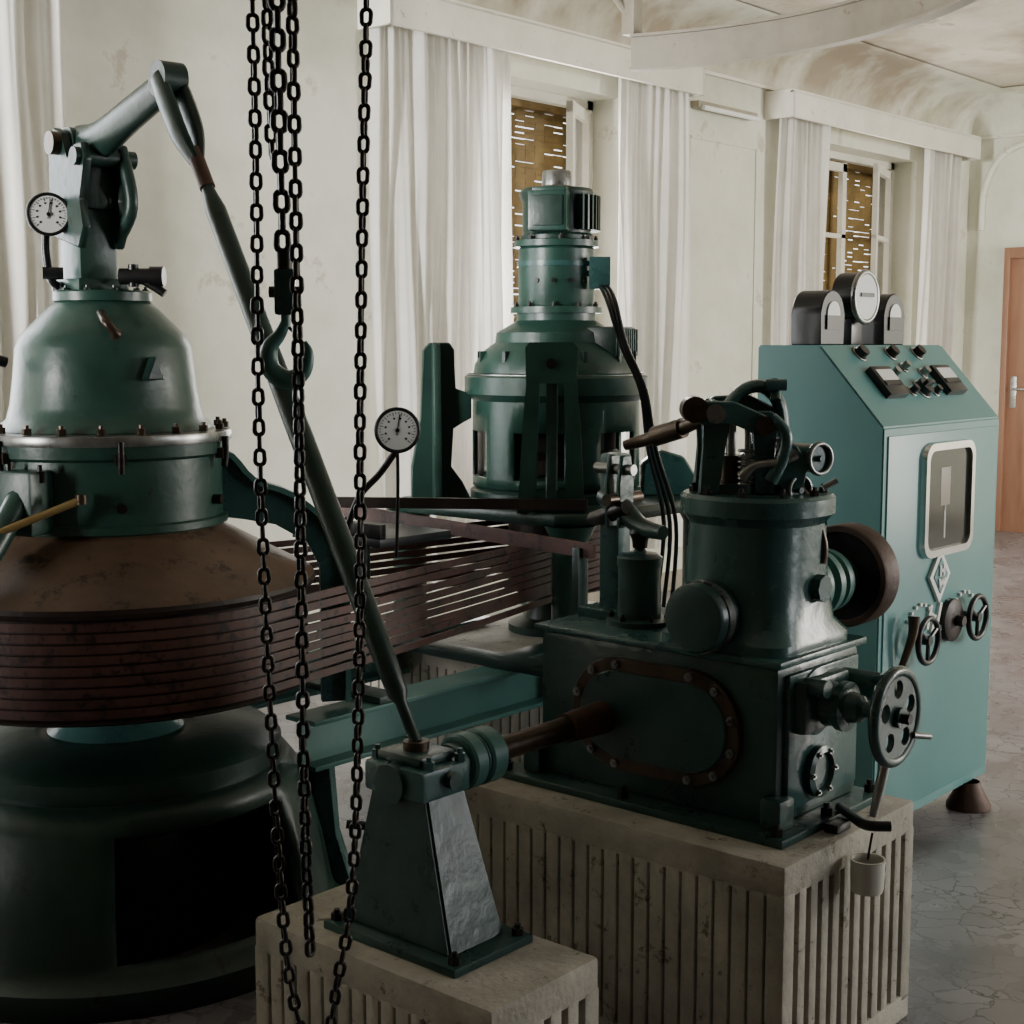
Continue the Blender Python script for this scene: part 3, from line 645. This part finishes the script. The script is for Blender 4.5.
# ---------------- GOVERNOR ----------------
g=group('turbine_governor',(3.22,2.15,.6))
bx('base_plate',(2.95,1.71,.6),(3.47,2.62,.622),'govd',g)
bx('sump_box',(3.02,1.77,.62),(3.43,2.52,1.02),'govd',g,.02)
bx('top_plate',(3.005,1.755,1.02),(3.445,2.535,1.04),'gov',g,.008)
bx('right_face_plate',(3.05,1.755,.66),(3.40,1.775,1.0),'gov',g,.006)
bx('corner_foot_1',(2.99,1.74,.622),(3.06,1.8,.7),'govd',g,.01); bx('corner_foot_2',(2.99,2.5,.622),(3.06,2.56,.7),'govd',g,.01)
extr('oval_cover_rim',stadium(.115,.15),(3.015,2.13,.835),(0,1,0),(0,0,1),.03,'bronze',g,.004)
extr('oval_cover_plate',stadium(.115,.115),(3.008,2.13,.835),(0,1,0),(0,0,1),.03,'govd',g,.004)
bolts('oval_bolts',[(3.0,2.13+x,.835+y) for x,y in stadium(.115,.133,5)],(-1,0,0),.012,.01,'steel',g)
bolts('base_bolts',[(2.975,2.6,.622),(2.975,2.2,.622),(2.975,1.74,.622),(3.2,1.73,.622),(3.45,1.74,.622)],(0,0,1),.016,.02,'iron',g)
GC=(3.22,1.96,0)
def sq(r,h,z,n=64,p=4):
    out=[]
    for i in range(n):
        t=2*math.pi*i/n; k=(abs(math.cos(t))**p+abs(math.sin(t))**p)**(-1/p); out.append(V((GC[0]+r*k*math.cos(t),GC[1]+h*k*math.sin(t),z)))
    return out
bm=bmesh.new(); rings=[]
for r,h,z,p in ((.2,.19,1.04,6),(.2,.19,1.065,6),(.172,.172,1.1,4),(.166,.166,1.2,3),(.166,.166,1.35,2.4),(.178,.178,1.365,2.3),(.19,.19,1.375,2.3),(.19,.19,1.415,2.3),(.182,.182,1.425,2.3)):
    rings.append([bm.verts.new(q) for q in sq(r,h,z,p=p)])
for A_,B_ in zip(rings,rings[1:]):
    for i in range(64): bm.faces.new((A_[i],A_[(i+1)%64],B_[(i+1)%64],B_[i]))
bm.faces.new(rings[-1]); fin(bm,'upper_housing','gov',g)
bolts('housing_bolts',ringpos((GC[0],GC[1],1.425),(0,0,1),.165,10,.3),(0,0,1),.012,.014,'iron',g)
rev('round_cap',(3.08,1.985,1.125),[(0,.115),(.06,.118),(.083,.114),(.088,.105),(.088,.0)],'govd',g,axis=(-1,0,0))
rev('round_cap_rim',(3.08,1.985,1.125),[(.087,.06),(.092,.06),(.092,.085),(.087,.085)],'steel',g,axis=(-1,0,0))
cyl('side_boss',(3.24,1.81,1.19),(3.24,1.77,1.19),.035,'gov',g,seg=8)
rev('hub',(3.36,1.915,1.165),[(.085,0),(.09,.0),(.09,.03),(.075,.035),(.075,.06),(.092,.065),(.092,.09),(.075,.095),(.075,.12),(.086,.125),(.086,.15),(.06,.155),(.05,.3)],'teal',g,axis=(1,0,0),seg=48)
rev('flat_pulley',(3.58,1.915,1.165),[(.05,.02),(.09,.02),(.118,.012),(.125,-.002),(.14,-.002),(.143,.003),(.143,.075),(.138,.08),(.125,.08),(.125,.03),(.04,.03),(.04,.08),(0,.08)],'rust',g,axis=(1,0,0),seg=64)
rev('pulley_dark_web',(3.577,1.915,1.165),[(.03,.012),(.09,.012),(.12,.008)],'iron',g,axis=(1,0,0),seg=64)
DP=V((3.19,2.31,0))
rev('dashpot',DP,[(.09,1.04),(.09,1.055),(.06,1.06),(.058,1.2),(.062,1.2),(.062,1.225),(.05,1.235),(.02,1.24),(.012,1.25),(.012,1.33)],'govd',g)
bolts('dashpot_bolts',ringpos(DP+V((0,0,1.055)),(0,0,1),.076,6),(0,0,1),.009,.012,'iron',g)
rev('dashpot_nut',DP,[(.02,1.25),(.022,1.27),(.03,1.29),(.02,1.31),(0,1.31)],'iron',g,seg=12)
bx('linkage_post',(3.22,2.405,1.04),(3.28,2.475,1.5),'gov',g,.012); 
bx('post_foot',(3.18,2.37,1.04),(3.33,2.52,1.065),'gov',g)
for b in (2.37,2.41): extr('clevis_cheek_%d'%(b*100),[(-.03,1.3),(.03,1.3),(.035,1.42),(.02,1.5),(-.02,1.5),(-.035,1.42)],(3.2,b,0),(1,0,0),(0,0,1),.014,'gov',g)
sweep('lower_link',[(3.22,2.46,1.38),(3.2,2.38,1.355),(3.19,2.31,1.31),(3.17,2.22,1.3)],[.025,.03,.026,.02],'govd',g)
sweep('lower_link_2',[(3.24,2.51,1.31),(3.2,2.43,1.33),(3.17,2.34,1.36)],[.02,.024,.02],'iron',g)
cyl('clevis_pin',(3.2,2.34,1.46),(3.2,2.47,1.46),.015,'steel',g); cyl('link_pin',(3.13,2.38,1.38),(3.28,2.38,1.38),.016,'bronze',g)
# head mechanism
GO=V((3.19,1.97,0)); ex=V((.656,-.755,0)); ey=V((.755,.656,0))
def GH(x,y,z): return GO+ex*x+ey*y+V((0,0,z))
def S(nm,pts,r,m='gov',sc=(1,1),seg=12): sweep(nm,[GH(*p) for p in pts],r,m,g,seg=seg,sc=sc)
def Cy(nm,p,q,r,m='govd'): cyl(nm,GH(*p),GH(*q),r,m,g,seg=24)
def PL(nm,pts,y,th,m='gov'): extr(nm,pts,GH(0,y,0),ex,(0,0,1),th,m,g,.004)
Cy('hub_base',(-.04,.02,1.425),(-.04,.02,1.45),.085,'govd')
S('main_rod',[(-.3,.22,1.53),(-.24,.18,1.55),(-.17,.1,1.58),(-.11,.02,1.615)],[.014,.018,.02,.016],'bronze')
Cy('rod_sleeve',(-.225,.16,1.558),(-.16,.09,1.585),.027,'bronze')
for y,nm in ((-.045,'front'),(.06,'rear')):
    PL('standard_'+nm+'_left',[(-.135,1.425),(-.085,1.425),(-.075,1.53),(-.06,1.58),(-.06,1.65),(-.1,1.665),(-.13,1.64),(-.125,1.54)],y,.03,'gov')
    PL('standard_'+nm+'_right',[(.005,1.425),(.06,1.425),(.05,1.52),(.065,1.6),(.05,1.635),(.01,1.635),(-.005,1.6),(.005,1.52)],y,.03,'gov')
PL('rear_casting',[(-.12,1.425),(.07,1.425),(.06,1.49),(.03,1.54),(-.03,1.5),(-.08,1.55),(-.12,1.5)],.095,.03,'govd')
PL('cross_link',[(-.16,1.625),(-.14,1.662),(-.05,1.66),(.03,1.625),(.045,1.585),(.01,1.575),(-.06,1.61),(-.13,1.6)],-.075,.028,'gov')
PL('cross_link_rear',[(-.12,1.64),(-.09,1.67),(.0,1.675),(.09,1.63),(.1,1.6),(.07,1.59),(-.01,1.635),(-.1,1.615)],.03,.026,'gov')
Cy('fulcrum_pin',(-.1,-.1,1.63),(-.1,.09,1.63),.024,'steel'); Cy('fulcrum_pin_2',(.025,-.1,1.6),(.025,.09,1.6),.024,'bronze')
Cy('joint_eye',(-.15,-.09,1.64),(-.15,-.02,1.64),.033,'bronze')
Cy('pilot_valve',(-.045,.01,1.44),(-.045,.01,1.52),.034,'bronze'); Cy('pilot_valve_stem',(-.045,.01,1.52),(-.045,.01,1.62),.013,'steel')
for k in range(7): torus('governor_spring',GH(-.01,-.03,1.45+.014*k),(0,0,1),.02,.004,'steel',g)
Cy('spring_rod',(-.01,-.03,1.43),(-.01,-.03,1.6),.007,'steel')
S('arched_lever',[(-.06,.0,1.645),(-.02,.0,1.685),(.03,.0,1.695),(.07,.0,1.66),(.085,.0,1.59),(.08,.0,1.5)],[.018,.02,.022,.022,.02,.024],'gov',(1.4,.8))
S('arched_lever_2',[(.04,-.085,1.62),(.075,-.09,1.58),(.07,-.09,1.52),(.04,-.09,1.46)],[.016,.016,.016,.018],'gov')
Cy('lever_tip',(.035,-.03,1.70),(.085,-.03,1.70),.015,'gov'); Cy('lever_tip_2',(.06,-.03,1.66),(.06,.0,1.71),.014,'gov')
PL('bell_crank',[(.06,1.57),(.11,1.55),(.14,1.5),(.13,1.45),(.085,1.425),(.055,1.46)],-.05,.035,'gov')
S('return_link',[(.1,-.08,1.53),(.06,-.09,1.51),(.0,-.09,1.5),(-.03,-.08,1.47)],[.018,.012,.012,.018],'steel')
bm=bmesh.new()
f=(ex*.55-ey*.85).normalized()
for (x,z,r) in ((.17,1.515,.038),(.12,1.435,.036)):
    cc=GH(x,-.05,z)
    addtorus(bm,cc,f,r,.006,flat=1.5); addcyl(bm,cc-f*.1,cc-f*.004,r*.96,seg=28); addcyl(bm,cc-f*.02,cc+f*.01,.008,seg=12)
fin(bm,'adjusting_drums','gov',g)
bm=bmesh.new()
for (x,z,r) in ((.17,1.515,.038),(.12,1.435,.036)):
    cc=GH(x,-.05,z); addtorus(bm,cc+f*.004,f,r,.005)
fin(bm,'drum_rims','steel',g)
S('side_lever',[(.12,-.03,1.45),(.16,-.04,1.38),(.185,-.05,1.3),(.18,-.05,1.25)],[.014,.011,.011,.015],'bronze')
Cy('side_bracket',(.13,.0,1.36),(.2,-.02,1.36),.018,'gov'); S('side_pin',[(.18,-.05,1.44),(.215,-.05,1.46)],.008,'steel')
# handwheel on the south side
HW=V((3.165,1.535,.915))
rev('valve_chest',(3.18,1.77,.915),[(.085,0),(.085,.02),(.06,.03),(.052,.08),(.062,.085),(.062,.105),(.04,.11),(.033,.14),(.02,.15),(.018,.23)],'gov',g,axis=(0,-1,0))
bx('valve_block',(3.07,1.72,.85),(3.29,1.78,.985),'govd',g,.015)
cyl('valve_boss_2',(3.32,1.77,.94),(3.32,1.65,.94),.038,'gov',g); cyl('valve_boss_3',(3.1,1.74,.97),(3.1,1.68,.97),.022,'gov',g)
sweep('cranked_lever',[(3.3,1.66,.96),(3.27,1.6,.975),(3.22,1.57,.96),(3.2,1.55,.93)],[.014,.013,.013,.016],'gov',g)
holed_disc('handwheel_web',HW,(0,1,0),.108,[(.068*math.cos(2*math.pi*i/5+.3),.068*math.sin(2*math.pi*i/5+.3),.023) for i in range(5)],.016,'govd',g)
torus('handwheel_rim',HW,(0,1,0),.11,.014,'govd',g)
cyl('handwheel_hub',HW+V((0,.03,0)),HW-V((0,.02,0)),.026,'govd',g)
cyl('wheel_nut',HW-V((0,.015,0)),HW-V((0,.04,0)),.014,'iron',g,seg=6)
sweep('wheel_handle_1',[HW+V((.08,-.01,-.06)),HW+V((.13,-.03,-.07))],.008,'steel',g)
sweep('lower_lever',[HW+V((0,.02,-.11)),HW+V((-.01,.03,-.18)),HW+V((-.02,.04,-.25))],[.012,.013,.009],'steel',g)
rev('lower_port',(3.19,1.757,.735),[(.065,0),(.065,.02),(.05,.025),(.045,.012),(0,.012)],'govd',g,axis=(0,-1,0))
bolts('port_bolts',ringpos((3.19,1.737,.735),(0,-1,0),.055,6),(0,-1,0),.008,.008,'steel',g)
sweep('drain_pipe',[(3.25,1.72,.632),(3.2,1.66,.634),(3.16,1.6,.634),(3.19,1.55,.634)],.013,'black',g); bx('drain_clip',(3.13,1.66,.602),(3.2,1.7,.625),'black',g)
g=group('drip_cup',(3.145,1.58,.47)); rev('cup_shell',(3.145,1.585,.475),[(0,0),(.037,0),(.04,.01),(.042,.08),(.044,.082),(.038,.082),(.036,.01),(0,.008)],'cup',g)
torus('cup_handle',(3.145+.045,1.57,.52),(0,1,0),.02,.004,'cup',g); sweep('cup_wire',[(3.145,1.585,.555),(3.148,1.583,.58),(3.155,1.58,.62)],.003,'iron',g)

# ---------------- CABINET ----------------
g=group('control_cabinet',(5.0,2.52,0)); a0,a1,b0,b1=4.53,5.5,2.27,2.77
prof=[(b0,.1),(b1,.1),(b1,1.8),(2.52,1.8),(b0,1.52)]
bm=bmesh.new(); addextr(bm,prof,((a0+a1)/2,0,0),(0,1,0),(0,0,1),a1-a0); bmesh.ops.bevel(bm,geom=bm.edges[:],offset=.006,segments=2,affect='EDGES'); fin(bm,'cabinet_shell','cab',g)
bx('front_door',(a0+.03,b0-.006,.14),(a1-.03,b0+.004,1.49),'cab',g,.003)
for k,(a,b) in enumerate(((a0+.1,b0+.08),(a1-.16,b0-.0),(a0+.1,b1-.08),(a1-.1,b1-.08))): rev('foot_%d'%k,(a,b,0),[(.085,0),(.085,.015),(.045,.09),(.04,.105)],'rust',g)
wa0,wa1,wz0,wz1=4.81,5.23,1.04,1.45
def rrect(w,h,r,n=6):
    pts=[]
    for cx,cy,s in ((w/2-r,h/2-r,0),(-w/2+r,h/2-r,90),(-w/2+r,-h/2+r,180),(w/2-r,-h/2+r,270)):
        for i in range(n+1):
            t=math.radians(s+90*i/n); pts.append((cx+r*math.cos(t),cy+r*math.sin(t)))
    return pts
wc=((wa0+wa1)/2,b0-.008,(wz0+wz1)/2)
bm=bmesh.new(); o1=rrect(.42,.42,.06); i1=rrect(.36,.36,.04); nn=len(o1)
def vv(p,y): return bm.verts.new((wc[0]+p[0],wc[1]+y,wc[2]+p[1]))
O0=[vv(p,.004) for p in o1];O1=[vv(p,-.02) for p in [(x*.98,y*.98) for x,y in o1]];I1=[vv(p,-.02) for p in i1];I0=[vv(p,.004) for p in i1]
for i in range(nn):
    j=(i+1)%nn
    for X,Y in ((O0,O1),(O1,I1),(I1,I0)): bm.faces.new((X[i],X[j],Y[j],Y[i]))
fin(bm,'window_frame','chrome',g)
extr('window_glass',i1,(wc[0],wc[1]-.004,wc[2]),(1,0,0),(0,0,1),.006,'glassd',g,0)
bx('instrument_behind_glass',(4.96,b0-.016,1.22),(5.04,b0-.010,1.36),'rail',g,.002); cyl('instrument_stem',(5.0,b0-.006,1.1),(5.0,b0-.006,1.22),.012,'steel',g)
EX=4.97
bm=bmesh.new(); addextr(bm,[(-.085,0),(0,-.1),(.085,0),(0,.1)],(EX,b0-.014,.965),(1,0,0),(0,0,1),.012); fin(bm,'emblem_plate','dial',g,False)
bm=bmesh.new(); addextr(bm,[(-.056,0),(0,-.066),(.056,0),(0,.066)],(EX,b0-.0215,.965),(1,0,0),(0,0,1),.004); fin(bm,'emblem_field','cab',g,False)
bm=bmesh.new()
for x,z,w,h in ((-.014,.02,.012,.04),(.014,.02,.012,.04),(0,.02,.026,.011)): addbox(bm,(EX+x,b0-.026,.965+z),(w,.006,h))
for x,s in ((-.018,.3),(-.006,-.3),(.006,.3),(.018,-.3)): addbox(bm,(EX+x,b0-.026,.94),(.01,.006,.036),Matrix.Rotation(-s,3,'Y'))
fin(bm,'emblem_letters','dial',g,False)
bm=bmesh.new()
for x in (4.9,4.98,5.05): 
    addbox(bm,(x,b0-.011,.82),(.018,.012,.09),Matrix.Rotation(.35,3,'Y')); addbox(bm,(x+.035,b0-.011,.79),(.018,.012,.07),Matrix.Rotation(.35,3,'Y'))
for cx in (4.83,5.2):
    for i in range(7):
        t=math.radians(35+110*i/6); addbox(bm,(cx+.115*math.cos(t),b0-.011,.76+.115*math.sin(t)),(.014,.012,.012))
fin(bm,'scale_markings','dial',g,False)
def knobwheel(nm,a,z,R,m):
    bm=bmesh.new(); p=V((a,b0-.06,z)); addtorus(bm,p,(0,1,0),R,.011); addcyl(bm,p+V((0,.06,0)),p-V((0,.01,0)),.018)
    for i in range(3):
        t=2*math.pi*i/3+.5; addsweep(bm,[p,p+V((math.cos(t),0,math.sin(t)))*R],.008,8)
    fin(bm,nm,m,g)
knobwheel('handwheel_1',4.80,.755,.08,'black'); knobwheel('handwheel_2',5.22,.78,.08,'black')
rev('rotary_disc',(5.08,b0,.785),[(.08,0),(.08,.03),(.06,.04),(.02,.04),(.02,.07),(0,.07)],'rustd',g,axis=(0,-1,0))
sweep('lever',[(4.65,b0-.03,.67),(4.67,b0-.06,.79),(4.68,b0-.06,.86)],[.012,.016,.022],'bronze',g)
nrm=V((0,-.746,.666)); upv=V((0,.666,.746)); xa=V((1,0,0)); mc=Matrix((xa,upv,nrm)).transposed()
def con(a,t): return V((a,2.27+.25*t,1.52+.28*t))
for k,a in enumerate((4.78,5.27)):
    box('meter_%d'%k,con(a,.5)+nrm*.012,(.15,.13,.03),'black',g,.004,mc); box('meter_face_%d'%k,con(a,.53)+nrm*.028,(.12,.07,.004),'dial',g,0,mc)
    box('meter_bar_%d'%k,con(a,.46)+nrm*.03,(.12,.02,.004),'black',g,0,mc)
for k,(a,t,r,m) in enumerate(((4.76,.88,.024,'black'),(5.0,.88,.022,'rustd'),(5.22,.88,.022,'rustd'),(4.9,.62,.016,'steel'),(5.02,.7,.014,'steel'),(5.14,.62,.016,'steel'),(5.03,.42,.034,'black'),(4.94,.4,.014,'black'),(5.12,.38,.014,'black'))):
    cyl('control_%d'%k,con(a,t),con(a,t)+nrm*.03,r,m,g,seg=20)
    torus('control_ring_%d'%k,con(a,t)+nrm*.002,nrm,r+.006,.004,'steel',g)
box('selector_bar',con(5.03,.42)+nrm*.04,(.06,.015,.02),'black',g,.002,mc)
for k,a in enumerate((4.69,5.17)):
    pts=[(-.085,0),(.085,0)]+[(.085*math.cos(math.radians(t)),.11+.085*math.sin(math.radians(t))) for t in range(0,181,15)]
    extr('meter_hood_%d'%k,pts,(a,2.62,1.8),(1,0,0),(0,0,1),.12,'black',g,.004)
    cyl('hood_face_%d'%k,(a,2.56,1.91),(a,2.555,1.91),.045,'dial',g); box('hood_label_%d'%k,(a,2.557,1.88),(.1,.008,.05),'black',g,0)
cyl('main_meter_body',(4.91,2.64,1.975),(4.91,2.55,1.975),.09,'black',g,seg=48); torus('main_meter_rim',(4.91,2.55,1.975),(0,-1,0),.09,.011,'steel',g); cyl('main_meter_face',(4.91,2.55,1.975),(4.91,2.543,1.975),.082,'dial',g,seg=48)
bx('main_meter_scale',(4.86,2.538,1.975),(4.96,2.544,1.99),'black',g,0); bx('main_meter_stand',(4.87,2.58,1.8),(4.95,2.64,1.92),'black',g)

# ---------------- CHAIN HOIST ----------------
g=group('chain_hoist',(1.6,1.95,.5))
def link(bm,c_,t,w,L_,W_,r):
    n_=t.cross(w); S_=16; R_=W_/2-r; H=L_/2-r-R_
    rings=[]
    for i in range(S_):
        a=2*math.pi*i/S_; cx=R_*math.cos(a); cy=R_*math.sin(a)+(H if math.sin(a)>=0 else -H)
        ctr=c_+w*cx+t*cy; ra_=w*math.cos(a)+t*math.sin(a)
        rings.append([bm.verts.new(ctr+(ra_*math.cos(p)+n_*math.sin(p))*r) for p in [2*math.pi*k/7 for k in range(7)]])
    for i in range(S_):
        A_=rings[i];B_=rings[(i+1)%S_]
        for k in range(7): bm.faces.new((A_[k],A_[(k+1)%7],B_[(k+1)%7],B_[k]))
def chain(nm,pts,pitch,W_,r,tw=0):
    P=catmull(pts,24); cum=[0]
    for a,b in zip(P,P[1:]): cum.append(cum[-1]+(b-a).length)
    n_=int(cum[-1]/pitch); bm=bmesh.new(); j=0
    for i in range(n_):
        s=(i+.5)*pitch
        while j<len(cum)-2 and cum[j+1]<s: j+=1
        f=(s-cum[j])/max(1e-6,cum[j+1]-cum[j]); p=P[j].lerp(P[j+1],f); t=(P[j+1]-P[j]).normalized()
        F=frame(t); a=(i%2)*math.pi/2+.5+tw*i+random.uniform(-.18,.18); w=F@V((math.cos(a),math.sin(a),0))
        link(bm,p,t,w.normalized(),pitch+2*r,W_,r)
    fin(bm,nm,'iron',g,True,80)
def Q(X,z,Y=2.5): a,b=XY(X,Y); return V((a,b,z))
hz=3.05
chain('hand_chain_1',[Q(-.44,hz),Q(-.434,2.37),Q(-.4336,2.04),Q(-.437,1.7),Q(-.432,1.36),Q(-.421,1.0),Q(-.407,.72),Q(-.385,.58),Q(-.36,.52),Q(-.335,.55),Q(-.315,.66),Q(-.290,.80),Q(-.277,1.0),Q(-.266,1.36),Q(-.262,1.7),Q(-.252,2.1),Q(-.243,2.4),Q(-.235,hz)],.026,.0245,.0042)
chain('load_chain_1',[Q(-.40,hz,2.56),Q(-.402,2.3,2.56),Q(-.40,2.0,2.56),Q(-.402,1.955,2.56)],.034,.033,.006)
chain('load_chain_2',[Q(-.372,hz,2.52),Q(-.37,2.2,2.52),Q(-.371,1.5,2.52),Q(-.372,1.0,2.52),Q(-.366,.69,2.52)],.027,.026,.0048,.05)
chain('load_chain_3',[Q(-.42,hz,2.6),Q(-.426,2.4,2.6),Q(-.422,2.12,2.6)],.028,.026,.0046,.1)
hb=Q(-.397,1.935,2.56); k_=.86; HX=lambda x,z: hb+ex*x*k_+V((0,0,z*k_))
cyl('swivel',HX(0,-.01),HX(0,.03),.014,'iron',g,seg=16); box('hook_block',HX(0,-.05),(.036,.03,.08),'gov',g,.006,rz(-49))
cyl('block_pin',HX(-.032,-.05),HX(.032,-.05),.01,'iron',g,seg=12)
sweep('hook_shank',[HX(0,-.08),HX(0,-.12)],.009,'teal',g)
sweep('hook',[HX(.0,-.11),HX(-.012,-.135),HX(-.034,-.165),HX(-.032,-.205),HX(.0,-.228),HX(.034,-.212),HX(.046,-.175),HX(.038,-.15)],[.009,.011,.015,.017,.018,.014,.009,.004],'teal',g,seg=14)
sweep('safety_latch',[HX(-.0,-.115),HX(.02,-.135),HX(.036,-.155)],.003,'iron',g)
hc=Q(-.34,3.1); box('hoist_body',hc,(.26,.2,.22),'green',g,.03,rz(-49)); cyl('hand_wheel',Q(-.235,3.1,2.47),Q(-.235,3.1,2.53),.09,'iron',g); cyl('suspension',hc,hc+V((0,0,.3)),.02,'iron',g)
box('trolley',hc+V((0,0,.3)),(.2,.16,.12),'iron',g,.01)
bx('ceiling_crane_beam',(-2.6,hc.y-.06,3.42),(8,hc.y+.06,3.6),'rail')

# ---------------- LIGHT ----------------
def area(nm,loc,rot,sx,sy,e,col=(1,1,1),spread=180):
    l=bpy.data.lights.new(nm,'AREA'); l.shape='RECTANGLE'; l.size=sx; l.size_y=sy; l.energy=e; l.color=col; l.spread=math.radians(spread)
    o=bpy.data.objects.new(nm,l); o.location=loc; o.rotation_euler=[math.radians(x) for x in rot]; bpy.context.collection.objects.link(o)
area('daylight_south_1',(6.4,BB+.02,2.2),(90,0,0),1.6,2.4,85,(.96,.98,1))
area('daylight_south_2',(11.3,BB+.02,2.2),(90,0,0),1.8,2.4,600,(1,.96,.88))
area('daylight_north_1',(2.1,WB-.1,2.2),(-90,0,0),1.2,2.2,80,(.92,.97,1))
area('daylight_north_2',(7.35,WB-.05,2.2),(-90,0,0),1.1,2.2,130,(1,.98,.95))
area('daylight_north_2_reveal',(7.2,WB+.33,2.2),(-90,0,0),1.3,2.0,22,(1,.97,.9))
area('daylight_north_3',(11.6,WB-.05,2.2),(-90,0,0),1.4,2.2,60,(1,.95,.85))
area('daylight_north_3_reveal',(11.7,WB+.33,2.2),(-90,0,0),1.3,2.0,10,(1,.95,.85))
area('west_wash_lamp',(AA+.05,5.0,2.3),(90,0,-78),1.2,2.4,280,(1,.99,.97),60)  # added lamp washing the north wall; the west wall has no window
w=bpy.data.worlds.new('World'); bpy.context.scene.world=w; w.use_nodes=True
bg=w.node_tree.nodes['Background']; bg.inputs['Color'].default_value=(.95,.98,1,1); bg.inputs['Strength'].default_value=3

cam=bpy.data.cameras.new('cam'); cam.lens=50.98; cam.sensor_width=36; cam.clip_start=.05
co=bpy.data.objects.new('cam',cam); co.location=(0,0,1.8); co.rotation_euler=(math.radians(90-6.57),0,math.radians(-49))
bpy.context.collection.objects.link(co); bpy.context.scene.camera=co
